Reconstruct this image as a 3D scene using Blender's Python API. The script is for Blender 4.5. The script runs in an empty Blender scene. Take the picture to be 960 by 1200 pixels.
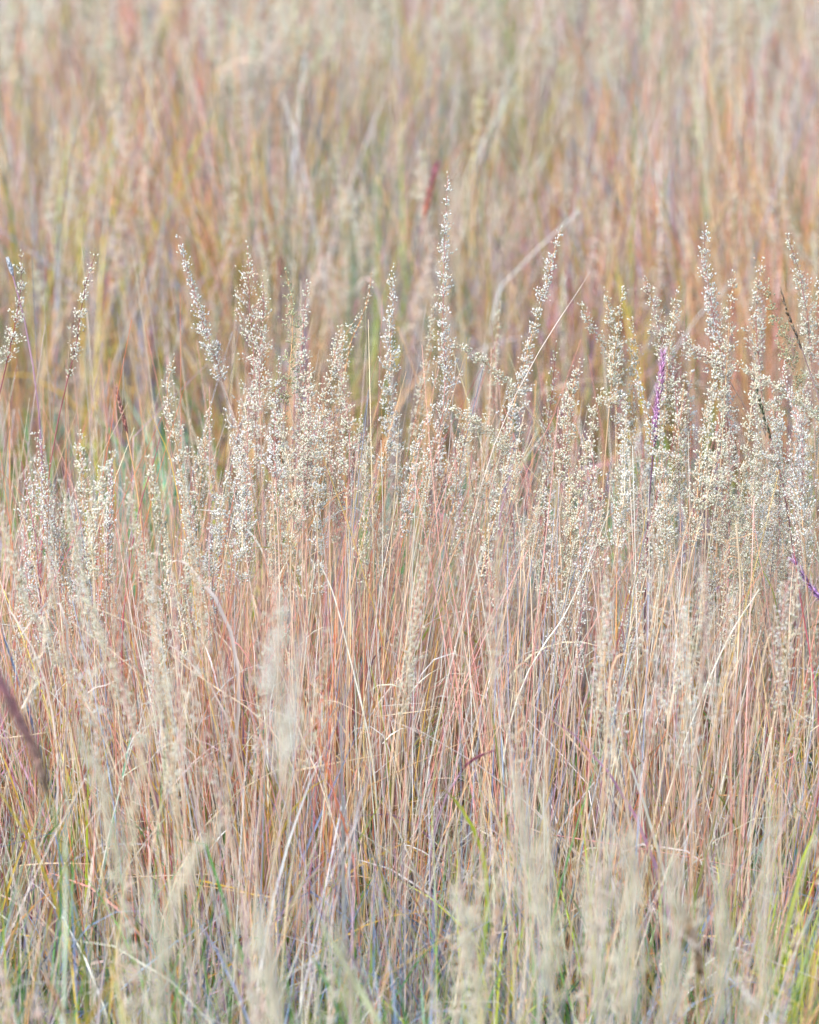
import bpy, math
import numpy as np
from mathutils import Vector

R = np.random.default_rng(11)
sc = bpy.context.scene
COL = sc.collection

# ------------------------------------------------------------------ camera
CAM = np.array([0.0, 0.0, 1.7]); PITCH = math.radians(17.0); FPX = 600 / math.tan(math.radians(10))
cd = bpy.data.cameras.new('camera'); cam = bpy.data.objects.new('camera', cd); COL.objects.link(cam)
cam.location = CAM; cam.rotation_euler = (math.pi / 2 - PITCH, 0, 0)
cd.sensor_fit = 'VERTICAL'; cd.sensor_height = 36; cd.sensor_width = 36
cd.lens = 18 / math.tan(math.radians(10)); cd.clip_start = .05; cd.clip_end = 2000
cd.dof.use_dof = True; cd.dof.focus_distance = 3.72; cd.dof.aperture_fstop = 3.7
sc.camera = cam


def P(X, Y, d):
    """the point at distance d (metres along +Y) seen at photo position X, Y (960 x 1200)"""
    cx = (X - 480) / FPX; cy = (600 - Y) / FPX
    f = np.array([0, math.cos(PITCH), -math.sin(PITCH)]); u = np.array([0, math.sin(PITCH), math.cos(PITCH)])
    r = f + cy * u + cx * np.array([1.0, 0, 0])
    return CAM + r * (d / r[1])


# ------------------------------------------------------------------ materials
def mat(name, rough=.6, transl=.25, noise=.25, scale=60, streak=True, emit=None):
    m = bpy.data.materials.new(name); m.use_nodes = True
    nt = m.node_tree; N = nt.nodes; L = nt.links; N.clear()
    out = N.new('ShaderNodeOutputMaterial')
    at = N.new('ShaderNodeAttribute'); at.attribute_name = 'Col'
    tc = N.new('ShaderNodeTexCoord'); mp = N.new('ShaderNodeMapping')
    mp.inputs['Scale'].default_value = (1, 1, .16) if streak else (1, 1, 1)
    nz = N.new('ShaderNodeTexNoise'); nz.inputs['Scale'].default_value = scale; nz.inputs['Detail'].default_value = 3
    mr = N.new('ShaderNodeMapRange')
    mr.inputs['From Min'].default_value = .3; mr.inputs['From Max'].default_value = .7
    mr.inputs['To Min'].default_value = 1 - noise; mr.inputs['To Max'].default_value = 1 + noise
    mu = N.new('ShaderNodeVectorMath'); mu.operation = 'SCALE'
    L.new(tc.outputs['Object'], mp.inputs['Vector']); L.new(mp.outputs[0], nz.inputs['Vector'])
    L.new(nz.outputs['Fac'], mr.inputs['Value']); L.new(at.outputs['Color'], mu.inputs[0]); L.new(mr.outputs[0], mu.inputs['Scale'])
    pb = N.new('ShaderNodeBsdfPrincipled'); pb.inputs['Roughness'].default_value = rough
    pb.inputs['Specular IOR Level'].default_value = .35
    L.new(mu.outputs[0], pb.inputs['Base Color'])
    if transl:
        tr = N.new('ShaderNodeBsdfTranslucent'); mx = N.new('ShaderNodeMixShader'); mx.inputs[0].default_value = transl
        L.new(mu.outputs[0], tr.inputs['Color']); L.new(pb.outputs[0], mx.inputs[1]); L.new(tr.outputs[0], mx.inputs[2])
        L.new(mx.outputs[0], out.inputs[0])
    else:
        L.new(pb.outputs[0], out.inputs[0])
    return m


M_STEM = mat('dry_stem', .5, .05, .28, 55)
M_BLADE = mat('dry_blade', .5, .35, .25, 45)
M_SEED = mat('seed_chaff', .7, .45, .08, 130, False)
M_BRISTLE = mat('bristle', .5, .25, .2, 90, False)


# ------------------------------------------------------------------ mesh collector (numpy)
class Geo:
    def __init__(s): s.v = []; s.c = []; s.q = []; s.t = []; s.n = 0

    def add(s, v, c, q=None, t=None):
        v = np.asarray(v, float).reshape(-1, 3); c = np.asarray(c, float).reshape(-1, 3)
        if q is not None and len(q): s.q.append(np.asarray(q).reshape(-1, 4) + s.n)
        if t is not None and len(t): s.t.append(np.asarray(t).reshape(-1, 3) + s.n)
        s.v.append(v); s.c.append(c); s.n += len(v)

    def build(s, name, m, parent=None, origin=None, smooth=True):
        v = np.concatenate(s.v); c = np.concatenate(s.c)
        o0 = np.zeros(3) if origin is None else np.asarray(origin)
        q = np.concatenate(s.q) if s.q else np.zeros((0, 4), int)
        t = np.concatenate(s.t) if s.t else np.zeros((0, 3), int)
        me = bpy.data.meshes.new(name)
        me.vertices.add(len(v)); me.vertices.foreach_set('co', (v - o0).astype(np.float32).ravel())
        me.loops.add(q.size + t.size)
        me.loops.foreach_set('vertex_index', np.concatenate([q.ravel(), t.ravel()]).astype(np.int32))
        me.polygons.add(len(q) + len(t))
        ls = np.concatenate([np.arange(len(q)) * 4, len(q) * 4 + np.arange(len(t)) * 3]).astype(np.int32)
        me.polygons.foreach_set('loop_start', ls)
        me.polygons.foreach_set('use_smooth', np.full(len(q) + len(t), smooth))
        me.update(calc_edges=True)
        a = me.color_attributes.new('Col', 'FLOAT_COLOR', 'POINT')
        a.data.foreach_set('color', np.concatenate([np.clip(c, 0, 1), np.ones((len(c), 1))], 1).astype(np.float32).ravel())
        me.materials.append(m)
        o = bpy.data.objects.new(name, me); COL.objects.link(o)
        if parent is not None: o.parent = parent
        elif origin is not None: o.location = origin
        return o


def nrm(a): return a / np.maximum(np.linalg.norm(a, axis=-1, keepdims=True), 1e-9)


def frames(p, ref=None, rng=R):
    """p (N,S,3) -> tangent, u, v"""
    t = np.empty_like(p); t[:, 1:-1] = p[:, 2:] - p[:, :-2]; t[:, 0] = p[:, 1] - p[:, 0]; t[:, -1] = p[:, -1] - p[:, -2]
    t = nrm(t)
    if ref is None:
        a = rng.uniform(0, 2 * math.pi, len(p)); ref = np.stack([np.cos(a), np.sin(a), 0 * a + .13], 1)
    ref = np.broadcast_to(ref[:, None, :], t.shape)
    u = nrm(ref - (ref * t).sum(-1, keepdims=True) * t); return t, u, np.cross(t, u)


def colour_along(c, N, S):
    c = np.asarray(c, float)
    if c.ndim == 1: c = np.broadcast_to(c, (N, 3))
    if c.ndim == 2: c = np.broadcast_to(c[:, None, :], (N, S, 3))
    return c


def tubes(g, p, r, c, sides=3, rng=R):
    N, S, _ = p.shape; t, u, v = frames(p, rng=rng)
    r = np.broadcast_to(np.asarray(r, float), (N, S)) if np.ndim(r) != 1 else np.broadcast_to(np.asarray(r)[:, None], (N, S))
    an = np.arange(sides) * 2 * math.pi / sides
    ring = p[:, :, None, :] + r[:, :, None, None] * (np.cos(an)[None, None, :, None] * u[:, :, None, :] + np.sin(an)[None, None, :, None] * v[:, :, None, :])
    cc = np.broadcast_to(colour_along(c, N, S)[:, :, None, :], (N, S, sides, 3))
    i = (np.arange(N)[:, None, None] * S + np.arange(S - 1)[None, :, None]) * sides
    k = np.arange(sides)[None, None, :]; k2 = (k + 1) % sides
    q = np.stack([i + k, i + k2, i + sides + k2, i + sides + k], -1)
    g.add(ring, cc, q=q)


def ribbons(g, p, w, c, fold=.3, twist=0, rng=R):
    """grass blades: folded strips, w = half width (N,) with a tapered profile"""
    N, S, _ = p.shape; t, u, v = frames(p, rng=rng)
    s = np.linspace(0, 1, S)
    prof = np.clip(np.minimum(.55 + 2.2 * s, (1.02 - s) * 1.7), .04, 1)
    w = np.asarray(w, float).reshape(-1, 1) * prof[None, :]
    a = np.broadcast_to(np.asarray(twist, float).reshape(-1, 1), (N, 1)) * s[None, :]
    U = np.cos(a)[..., None] * u + np.sin(a)[..., None] * v; V = -np.sin(a)[..., None] * u + np.cos(a)[..., None] * v
    L = p - U * w[..., None] + V * (w * fold)[..., None]; Rr = p + U * w[..., None] + V * (w * fold)[..., None]
    vv = np.stack([L, p, Rr], 2)
    cc = np.broadcast_to(colour_along(c, N, S)[:, :, None, :], (N, S, 3, 3))
    i = (np.arange(N)[:, None, None] * S + np.arange(S - 1)[None, :, None]) * 3; k = np.arange(2)[None, None, :]
    g.add(vv, cc, q=np.stack([i + k, i + k + 1, i + k + 4, i + k + 3], -1))


def arcs(base, length, th0, th1, phi, S=7, power=1.4, wob=.012, kink=None, rng=R):
    """stem paths: direction angle from vertical runs th0 -> th1"""
    N = len(base); s = np.linspace(0, 1, S)[None, :]
    th = th0[:, None] + (th1 - th0)[:, None] * s ** power
    ph = np.broadcast_to(phi[:, None], (N, S)) + (rng.normal(0, .25, N)[:, None]) * s
    if kink is not None:
        ks, ka = kink; th = th + np.where(s > ks[:, None], ka[:, None], 0)
    d = np.stack([np.sin(th) * np.cos(ph), np.sin(th) * np.sin(ph), np.cos(th)], -1)
    st = d[:, 1:] * (length / (S - 1))[:, None, None]
    p = np.concatenate([np.zeros((N, 1, 3)), np.cumsum(st, 1)], 1) + base[:, None, :]
    f = rng.uniform(2, 6, (N, 1)); h = rng.uniform(0, 6.3, (N, 1)); A = rng.normal(0, wob, (N, 1)) * length[:, None]
    off = A * (np.sin(f * s + h) - np.sin(h)); b = rng.uniform(0, 6.3, (N, 1))
    p[..., 0] += off * np.cos(b); p[..., 1] += off * np.sin(b)
    p[..., 2] = np.maximum(p[..., 2], .002)
    return p


# spikelet shapes: a plump pointed grain (10 points) and a plain octahedral one (6 points)
def grain(hi):
    if hi:
        a = np.arange(4) * math.pi / 2; v = [[0, 0, -1]]
        v += [[.8 * math.cos(x), .8 * math.sin(x), -.35] for x in a] + [[.75 * math.cos(x + .4), .75 * math.sin(x + .4), .3] for x in a] + [[0, 0, 1.05]]
        q = [[1 + k, 1 + (k + 1) % 4, 5 + (k + 1) % 4, 5 + k] for k in range(4)]
        t = [[0, 1 + (k + 1) % 4, 1 + k] for k in range(4)] + [[9, 5 + k, 5 + (k + 1) % 4] for k in range(4)]
        return np.array(v), np.array(q), np.array(t)
    v = np.array([[0, 0, -1], [.8, 0, 0], [0, .8, 0], [-.8, 0, 0], [0, -.8, 0], [0, 0, 1.0]])
    t = [[0, 2, 1], [0, 3, 2], [0, 4, 3], [0, 1, 4], [5, 1, 2], [5, 2, 3], [5, 3, 4], [5, 4, 1]]
    return v, np.zeros((0, 4), int), np.array(t)


GR = {True: grain(True), False: grain(False)}


def grains(g, pos, d, ln, wd, c, hi=True):
    v, q, t = GR[hi]; N = len(pos); d = nrm(d)
    ref = R.normal(size=(N, 3)); u = nrm(ref - (ref * d).sum(-1, keepdims=True) * d); w = np.cross(d, u)
    X = pos[:, None] + v[None, :, 0:1] * wd[:, None, None] * u[:, None] + v[None, :, 1:2] * wd[:, None, None] * w[:, None] + v[None, :, 2:3] * ln[:, None, None] * d[:, None]
    cc = np.broadcast_to(c[:, None], (N, len(v), 3)); o = np.arange(N)[:, None, None] * len(v)
    g.add(X, cc, q=(q[None] + o) if len(q) else None, t=t[None] + o)


CREAM = np.array([.90, .86, .73]); WHITE = np.array([.90, .89, .80]); STRAW = np.array([.80, .62, .43]); TAN = np.array([.72, .42, .22])
ORANGE = np.array([.82, .38, .14]); RUST = np.array([.66, .19, .09]); PINK = np.array([.82, .33, .28]); CRIMSON = np.array([.42, .08, .13])
MAUVE = np.array([.46, .27, .38]); BLUE = np.array([.27, .35, .55]); GOLD = np.array([.72, .46, .08]); OLIVE = np.array([.28, .30, .07])
GREEN = np.array([.12, .30, .08]); LIME = np.array([.45, .55, .05]); TEAL = np.array([.17, .40, .28]); GREY = np.array([.52, .49, .50]); DARK = np.array([.12, .09, .08])
PALE = np.array([.85, .72, .63])
SCREAM = np.array([.85, .81, .67])
SLATE = np.array([.15, .19, .29]); UMBER = np.array([.15, .10, .09])
SAGE = np.array([.78, .78, .62])
PAL = np.stack([CREAM, STRAW, TAN, ORANGE, RUST, PINK, CRIMSON, MAUVE, BLUE, GOLD, OLIVE, GREEN, LIME, TEAL, GREY, PALE, SLATE, UMBER, SAGE * .8])
PN = 'cream straw tan orange rust pink crimson mauve blue gold olive green lime teal grey pale slate umber sage'.split()


def pick(N, w, jit=.2, rng=R, key=None, coh=.72):
    """w: dict of palette name -> weight (scalar or (N,))"""
    W = np.stack([np.broadcast_to(np.asarray(w.get(k, 0.0), float), (N,)) for k in PN], 1); W = W / W.sum(1, keepdims=True)
    q = rng.random(N)
    if key is not None:                                                  # stems of one tuft tend to share a colour
        h = np.abs(np.sin(key[0] * 917.3 + key[1] * 431.7) * 43758.5453) % 1; q = np.where(rng.random(N) < coh, h, q)
    i = (W.cumsum(1) < q[:, None]).sum(1).clip(0, len(PN) - 1)
    c = PAL[i] * np.exp(rng.normal(0, jit, (N, 1))) * np.exp(rng.normal(0, .05, (N, 3)))
    return np.clip(c, .01, .9)


def axis_eval(path, s):
    """path (S,3) polyline, s in 0..1 by arc length -> point, tangent"""
    d = np.linalg.norm(np.diff(path, axis=0), axis=1); L = np.concatenate([[0], d.cumsum()]); x = s * L[-1]
    p = np.stack([np.interp(x, L, path[:, k]) for k in range(3)], -1)
    e = .02 * L[-1]; a = np.stack([np.interp(x - e, L, path[:, k]) for k in range(3)], -1); b = np.stack([np.interp(x + e, L, path[:, k]) for k in range(3)], -1)
    return p, nrm(b - a), L[-1]


def panicle(gs, gb, path, spread, dens=1.0, loose=.3, tint=None, bcol=None, hi=True, size=1.0):
    """seed head along path (base -> tip): short upright side branches closely set with spikelets.
    gs gets the spikelets, gb the branchlets."""
    tint = CREAM if tint is None else tint; bcol = np.asarray(TAN if bcol is None else bcol) * .75 + CREAM * .2
    L = np.linalg.norm(np.diff(path, axis=0), axis=1).sum()
    nb = max(8, int(L / .0031 * dens ** .5))
    s = np.sort(np.clip(np.linspace(0.0, .985, nb) + R.normal(0, .012, nb), 0, .99))
    # branches stand in loose whorls: pull them to nodes
    nodes = np.linspace(0, 1, max(5, int(L / .022))) ** .85
    near = nodes[np.abs(s[:, None] - nodes[None]).argmin(1)]; s = s + (near - s) * .55 * min(1, loose * 2) * (L < 9 and (.25 if size < 1 else 1))
    o, t, _ = axis_eval(path, s)
    ref = R.normal(size=(nb, 3)); rad = nrm(ref - (ref * t).sum(-1, keepdims=True) * t)
    prof = (1 - s) ** .62 * (.75 + .25 * np.minimum(1, s * 6)) + .06
    ph = R.uniform(0, 6); prof = prof * (1 + (.1 if size < 1 else .28) * np.sin(s * L / .03 + ph))
    bl = spread * (1.75 + 2.0 * loose) * prof * R.uniform(.45, 1.25, nb)
    opn = (.30 + .5 * loose) * R.uniform(.6, 1.4, nb)
    d = nrm(t + rad * opn[:, None] + R.normal(0, .08, (nb, 3)))
    S = 4; q = np.linspace(0, 1, S)
    bp = o[:, None] + bl[:, None, None] * q[None, :, None] * d[:, None] + (bl[:, None] * q[None] ** 2 * .12)[..., None] * (rad[:, None] - t[:, None] * .3)
    tubes(gb, bp, np.full((nb, S), .00032), np.clip(np.asarray(bcol) * np.exp(R.normal(0, .15, (nb, 1))), 0, .9))
    k = np.maximum(1, (bl / .0020 * dens * R.uniform(.7, 1.2, nb)).astype(int) + 1)
    idx = np.repeat(np.arange(nb), k); n = len(idx)
    f = np.clip(R.beta(1.7 + loose, 1.1, n), .05, 1)
    ce = bp[idx, 0] + bl[idx, None] * f[:, None] * d[idx] + (bl[idx] * f ** 2 * .12)[:, None] * (rad[idx] - t[idx] * .3)
    jd = R.normal(size=(n, 3)); ce = ce + jd * (.0017 + .0022 * loose)
    gd = nrm(d[idx] + jd * .35)
    ln = size * R.uniform(.0014, .0023, n); wd = ln * R.uniform(.5, .85, n)
    c = tint * np.exp(R.normal(0, .10, (n, 1))) * np.exp(R.normal(0, .03, (n, 3)))
    odd = R.random(n); c = np.where(odd[:, None] < .07, c * np.array([.84, .68, .62]), c)
    grains(gs, ce, gd, ln, wd, np.clip(c, 0, .9), hi)
    # a few grains sit on the axis tip
    return n


def bez(a, b, c, d, n):
    t = np.linspace(0, 1, n)[:, None]
    return (1 - t) ** 3 * a + 3 * (1 - t) ** 2 * t * b + 3 * (1 - t) * t * t * c + t ** 3 * d


def smooth_poly(pts, n):
    pts = np.array(pts, float)
    if len(pts) == 2: return pts[0] + (pts[1] - pts[0]) * np.linspace(0, 1, n)[:, None]
    ext = np.concatenate([[2 * pts[0] - pts[1]], pts, [2 * pts[-1] - pts[-2]]]); out = []
    m = len(pts) - 1
    for x in np.linspace(0, m, n):
        i = min(int(x), m - 1); t = x - i; p0, p1, p2, p3 = ext[i:i + 4]
        out.append(.5 * (2 * p1 + (p2 - p0) * t + (2 * p0 - 5 * p1 + 4 * p2 - p3) * t * t + (3 * p1 - p0 - 3 * p2 + p3) * t ** 3))
    return np.array(out)


def thing(name, loc, label, cat, group=None):
    o = bpy.data.objects.new(name, None); COL.objects.link(o); o.location = loc; o.empty_display_size = .05
    o['label'] = label; o['category'] = cat
    if group: o['group'] = group
    return o


def stalk(ground, head, label, spread=.010, dens=1.0, loose=.3, tint=None, stemc=None, topc=None, bcol=None, leaves=1,
          group=None, hi=True, r=.00085, below=None, size=1.0):
    """one flowering grass stalk: Empty at its foot > stem, seed_head, leaf. head: polyline tip -> base of the head"""
    head = np.array(head, float)[::-1]                                   # base -> tip
    ax = smooth_poly(head, 26)
    ax[1:-1] += np.cumsum(R.normal(0, .0004, (24, 3)), 0) * np.sin(np.linspace(0, 3.1, 24))[:, None]
    ground = np.array(ground, float); H = ax[0, 2]
    tan = nrm((ax[3] - ax[0])[None])[0]
    if below is None:
        k = .4 * H; lo = bez(ground, ground + np.array([0, 0, .35 * H]) + (ax[0] - ground) * np.array([.15, .15, 0]), ax[0] - tan * k, ax[0], 14)
    else: lo = below
    stem = np.concatenate([lo[:-1], ax]); S = len(stem)
    stemc = TAN if stemc is None else stemc; topc = stemc if topc is None else topc
    s = np.linspace(0, 1, S)
    w = np.clip((s - .15) / .4, 0, 1)[:, None]; sc_ = stemc * (1 - w) + topc * w
    root = thing('flowering_grass_stalk', ground, label, 'grass stalk', group)
    gt = Geo(); tubes(gt, stem[None], (r * (1.15 - .85 * s ** 1.3))[None], sc_[None], 4)
    for h in (.18, .36, .5):                                             # nodes on the culm
        c, tt, _ = axis_eval(stem, np.array([h])); nd = np.stack([c[0] - tt[0] * .0025, c[0], c[0] + tt[0] * .0025])
        tubes(gt, nd[None], np.array([[r, r * 1.55, r]]), sc_[int(h * S)] * .7, 4)
    gs = Geo(); panicle(gs, gt, ax, spread, dens, loose, tint, topc if bcol is None else bcol, hi, size)
    gt.build('stem', M_STEM, root, ground)
    gs.build('seed_head', M_SEED, root, ground)
    for k in range(leaves):
        h = R.uniform(.12, .55); c, tt, _ = axis_eval(stem, np.array([h])); L = R.uniform(.12, .28)
        lp = arcs(c, np.array([L]), np.array([R.uniform(.1, .4)]), np.array([R.uniform(.5, 2.2)]), R.uniform(0, 6.3, 1), 11)
        gl = Geo(); ribbons(gl, lp, np.array([R.uniform(.0010, .0019)]), pick(1, dict(straw=3, pale=2, tan=1, olive=.5, mauve=.6)), .35, R.uniform(-4, 4, 1))
        gl.build('leaf', M_BLADE, root, ground)
    return root


def ground_px(gx, d): x = P(gx, 600, d)[0]; return np.array([x, d + R.uniform(-.05, .05), 0.0])


# ------------------------------------------------------------------ the stalks one can point at
# (head polyline tip->base in photo position, distance, foot x, spread, density, loose, tint, stem colours, label)
RED = np.array([.36, .10, .12]); ROSE = np.array([.58, .26, .24]); GRN = np.array([.62, .62, .42])
HEADS = [
 ([(525,203),(521,290),(518,370),(521,450),(512,560)],3.66,500,.0105,1.0,.36,WHITE,ROSE,'tallest cream seed head, standing well above every other in the field'),
 ([(25,300),(22,345),(14,400),(8,425)],3.70,-10,.009,.95,.5,CREAM,RED,'seed head at the far left edge, on a dark red stem with one side branch'),
 ([(112,297),(100,345),(92,395),(80,442)],3.72,40,.006,.95,.35,CREAM,RED,'slim seed head on a dark red stem, second from the left edge'),
 ([(210,277),(224,330),(240,385),(262,448)],3.70,310,.0085,1.1,.3,WHITE,ROSE,'arched cream seed head leaning left above the thicket, on a rose red stem'),
 ([(290,290),(293,345),(298,420),(300,520)],3.72,312,.0115,.72,.75,CREAM,ROSE,'loose open seed head with reddish branchlets beside the arched one'),
 ([(307,320),(309,360),(305,430),(306,510)],3.66,300,.008,.8,.55,CREAM,ROSE,'short loose seed head close behind the open reddish one'),
 ([(335,318),(342,365),(340,430),(330,500)],3.66,338,.0085,.75,.6,GRN,TAN,'greenish loose seed head with widely spaced grains left of the dense one'),
 ([(361,328),(357,380),(352,440),(350,540)],3.70,352,.008,.8,.5,CREAM,ROSE,'thin loose seed head between the greenish one and the forked one'),
 ([(402,382),(390,420),(377,480),(366,570)],3.62,362,.011,.95,.4,CREAM,TAN,'seed head bending right at its tip, left of the dense upright column'),
 ([(418,372),(404,400),(395,455),(388,520)],3.74,392,.007,.8,.45,CREAM,TAN,'small seed head crossing behind the one that bends right'),
 ([(459,314),(458,380),(455,450),(452,560)],3.68,448,.0115,1.15,.3,WHITE,TAN,'dense upright column-like seed head left of the tallest stalk'),
 ([(511,345),(503,400),(492,470),(484,560)],3.95,476,.008,1.0,.3,SCREAM,TAN,'blurred tan seed head just behind and left of the tallest stalk'),
 ([(532,400),(555,418),(585,440),(606,462)],3.60,540,.0075,1.1,.3,SCREAM,STRAW,'drooping seed head that hangs over to the right of the tallest stalk'),
 ([(530,478),(560,500),(590,520),(612,540)],3.62,560,.009,1.1,.4,SCREAM,STRAW,'second drooping seed head, hanging below the first right of the tallest stalk'),
 ([(658,267),(642,320),(625,385),(604,470),(590,560)],3.66,570,.0105,1.1,.35,WHITE,TAN,'long seed head leaning right, right of the tallest stalk'),
 ([(586,352),(583,400),(576,460),(568,530)],4.15,560,.006,.8,.3,SCREAM,TAN,'faint thin seed head between the tallest stalk and the leaning one'),
 ([(681,357),(695,385),(713,412),(730,470)],3.70,745,.0085,1.0,.35,CREAM,TAN,'seed head leaning far left in the group right of the leaning stalk'),
 ([(708,337),(714,365),(722,410),(722,500)],3.70,718,.008,1.0,.35,CREAM,TAN,'left prong of the V shaped pair of seed heads'),
 ([(731,334),(728,365),(721,410),(714,480)],3.68,705,.008,1.0,.35,CREAM,TAN,'right prong of the V shaped pair of seed heads'),
 ([(740,372),(743,400),(742,450),(740,530)],3.72,742,.007,.9,.35,CREAM,TAN,'small straight seed head right below the V shaped pair'),
 ([(756,325),(768,365),(780,410),(795,490)],3.72,806,.0115,.9,.5,CREAM,ROSE,'open seed head leaning left above the purple spike'),
 ([(793,342),(788,375),(782,430),(778,500)],3.70,776,.009,1.0,.4,CREAM,TAN,'upright seed head directly above the purple spike'),
 ([(826,262),(829,310),(838,365),(848,430),(852,520)],3.68,858,.0115,1.0,.45,WHITE,ROSE,'tall cream seed head, highest of those right of the purple spike'),
 ([(862,318),(857,350),(853,410),(848,490)],3.66,846,.0075,.85,.45,CREAM,TAN,'thin seed head just right of the highest one near the purple spike'),
 ([(893,300),(888,350),(890,420),(897,510)],3.70,900,.0105,1.0,.4,CREAM,ROSE,'upright seed head left of the dark segmented spike'),
 ([(899,328),(910,365),(925,410),(940,480)],3.66,950,.0085,.95,.4,GRN,TAN,'yellowish seed head leaning left just before the dark segmented spike'),
 ([(922,274),(934,315),(946,370),(952,450)],3.70,960,.0095,1.1,.35,CREAM,ROSE,'high seed head leaning left by the right edge'),
 ([(957,330),(962,375),(964,440),(960,520)],3.72,966,.008,1.0,.35,CREAM,TAN,'seed head cut by the right edge of the picture'),
 ([(866,425),(895,445),(930,468),(958,492)],3.62,985,.009,1.15,.35,SCREAM,STRAW,'drooping seed head slanting down to the right edge'),
 ([(798,388),(812,408),(838,425),(856,448)],3.68,868,.010,1.0,.45,CREAM,ROSE,'arched seed head spilling left beside the purple spike'),
 ([(680,423),(672,455),(664,500),(655,570)],3.62,650,.011,1.1,.35,CREAM,TAN,'stout seed head left of the V shaped pair and lower'),
 ([(652,402),(646,450),(642,500),(640,580)],3.72,638,.006,.7,.5,CREAM,RED,'thin sparse seed head on a red stem between the leaning and the stout one'),
 ([(205,418),(196,455),(205,510),(214,570)],3.66,218,.009,.95,.4,CREAM,TAN,'S curved seed head under the arched one'),
 ([(42,505),(48,540),(58,590),(70,640)],3.62,80,.009,.95,.4,CREAM,ROSE,'low seed head above the pink stems at the left'),
 ([(246,470),(244,500),(236,560),(232,620)],3.66,235,.008,.9,.4,CREAM,TAN,'low seed head between the S curved and the open reddish ones'),
 ([(436,318),(430,355),(412,400),(402,450)],3.78,395,.004,.6,.25,SCREAM,ORANGE,'wispy nearly bare seed head left of the dense column'),
 ([(550,470),(546,510),(538,560),(530,610)],3.60,528,.009,.9,.45,CREAM,TAN,'loose seed head hanging beside the foot of the tallest head'),
 ([(500,520),(497,560),(500,600),(498,650)],3.56,500,.0085,.8,.55,CREAM,TAN,'loose greyish seed head under the tallest one'),
]
n_ind = 0
for pts, d, gx, sp, de, lo, ti, sc1, lab in HEADS:
    w = [P(x, y, d + .06 * i / len(pts)) for i, (x, y) in enumerate(pts)]
    stalk(ground_px(gx, d + .08), w, lab, sp, de, lo, ti, stemc=STRAW * .95 if sc1 is not RED else RED * 1.2, topc=sc1, leaves=1 if n_ind % 2 else 2); n_ind += 1

# foreground heads, large and soft, each at its own place
NEAR = [
 ([(328,700),(324,760),(326,820),(335,900)],2.55,345,.0125,.8,.6,WHITE,'biggest blurred white seed head, in the near field left of centre'),
 ([(352,745),(345,800),(338,850),(330,920)],2.75,325,.008,1.0,.35,WHITE,'blurred seed head touching the biggest blurred white one on its right'),
 ([(-5,575),(12,640),(40,720),(88,800)],3.12,150,.0095,1.1,.35,SCREAM,'long blurred seed head arching in from the left edge'),
 ([(72,560),(84,610),(100,680),(120,760)],3.15,150,.0095,1.1,.35,SCREAM,'blurred seed head beside the long one that arches in from the left edge'),
 ([(100,690),(118,740),(140,800),(165,880)],3.02,195,.009,1.1,.35,SCREAM,'blurred leaning seed head in front of the pink stems at the left'),
 ([(150,560),(160,620),(172,690),(180,760)],3.22,190,.009,1.0,.4,SCREAM,'softly blurred upright seed head below the slim red stemmed one'),
 ([(215,560),(222,620),(232,690),(240,760)],3.25,246,.009,1.0,.4,SCREAM,'softly blurred upright seed head below the S curved one'),
 ([(205,780),(175,850),(160,930),(150,1000)],2.85,140,.006,.8,.4,SCREAM,'blurred seed head bending right over the dark gap at the left'),
 ([(500,640),(492,700),(480,770),(470,840)],3.12,462,.011,1.0,.5,SCREAM,'soft cream seed head in the middle, below the tallest one'),
 ([(738,968),(742,1030),(738,1100),(732,1190)],2.50,726,.0120,1.2,.35,SCREAM,'blurred foreground seed head at the bottom, just left of the paired one'),
 ([(786,985),(790,1040),(790,1120),(786,1200)],2.46,784,.0105,1.2,.35,SCREAM,'blurred foreground seed head at the bottom, left of the brown dead ear'),
 ([(853,985),(850,1050),(846,1120),(842,1200)],2.52,838,.0100,1.1,.35,SCREAM,'blurred foreground seed head at the bottom, right of the brown dead ear'),
 ([(908,930),(903,1010),(898,1090),(890,1200)],2.52,886,.0075,1.0,.35,SCREAM,'tall thin blurred foreground seed head in the bottom right corner'),
 ([(640,955),(632,1020),(640,1090),(650,1180)],2.62,655,.0095,1.0,.5,SCREAM,'blurred foreground seed head leaning left at the bottom, right of centre'),
 ([(603,900),(612,950),(620,1010),(622,1080)],2.72,622,.011,.9,.6,SCREAM,'airy grey-white seed head in the near field, right of centre'),
 ([(690,1000),(692,1060),(700,1120),(705,1200)],2.60,708,.0085,1.0,.4,SCREAM,'blurred foreground seed head between the two broad ones at the bottom'),
 ([(530,1035),(545,1080),(556,1140),(560,1200)],2.58,566,.009,1.1,.35,SCREAM,'blurred foreground seed head at the bottom, near the middle'),
 ([(170,1020),(176,1080),(186,1140),(190,1210)],2.50,196,.0085,1.1,.4,SCREAM,'blurred foreground seed head at the bottom left, right of the pale green stem'),
 ([(262,960),(230,1000),(205,1060),(190,1120)],2.62,180,.0085,1.0,.4,SCREAM,'blurred foreground seed head bowing over at the bottom left'),
 ([(300,1060),(312,1110),(322,1160),(330,1220)],2.48,335,.012,1.1,.45,SCREAM,'broad blurred seed head low at the bottom, left of the yellow-green blade'),
 ([(88,850),(110,900),(128,960),(140,1040)],2.78,150,.009,1.0,.4,SCREAM,'blurred seed head over the maroon foxtail side of the near field'),
 ([(392,1080),(402,1120),(412,1170),(420,1230)],2.48,428,.008,1.0,.4,GRN,'greenish blurred seed head at the bottom beside the yellow-green blade'),
]
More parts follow.
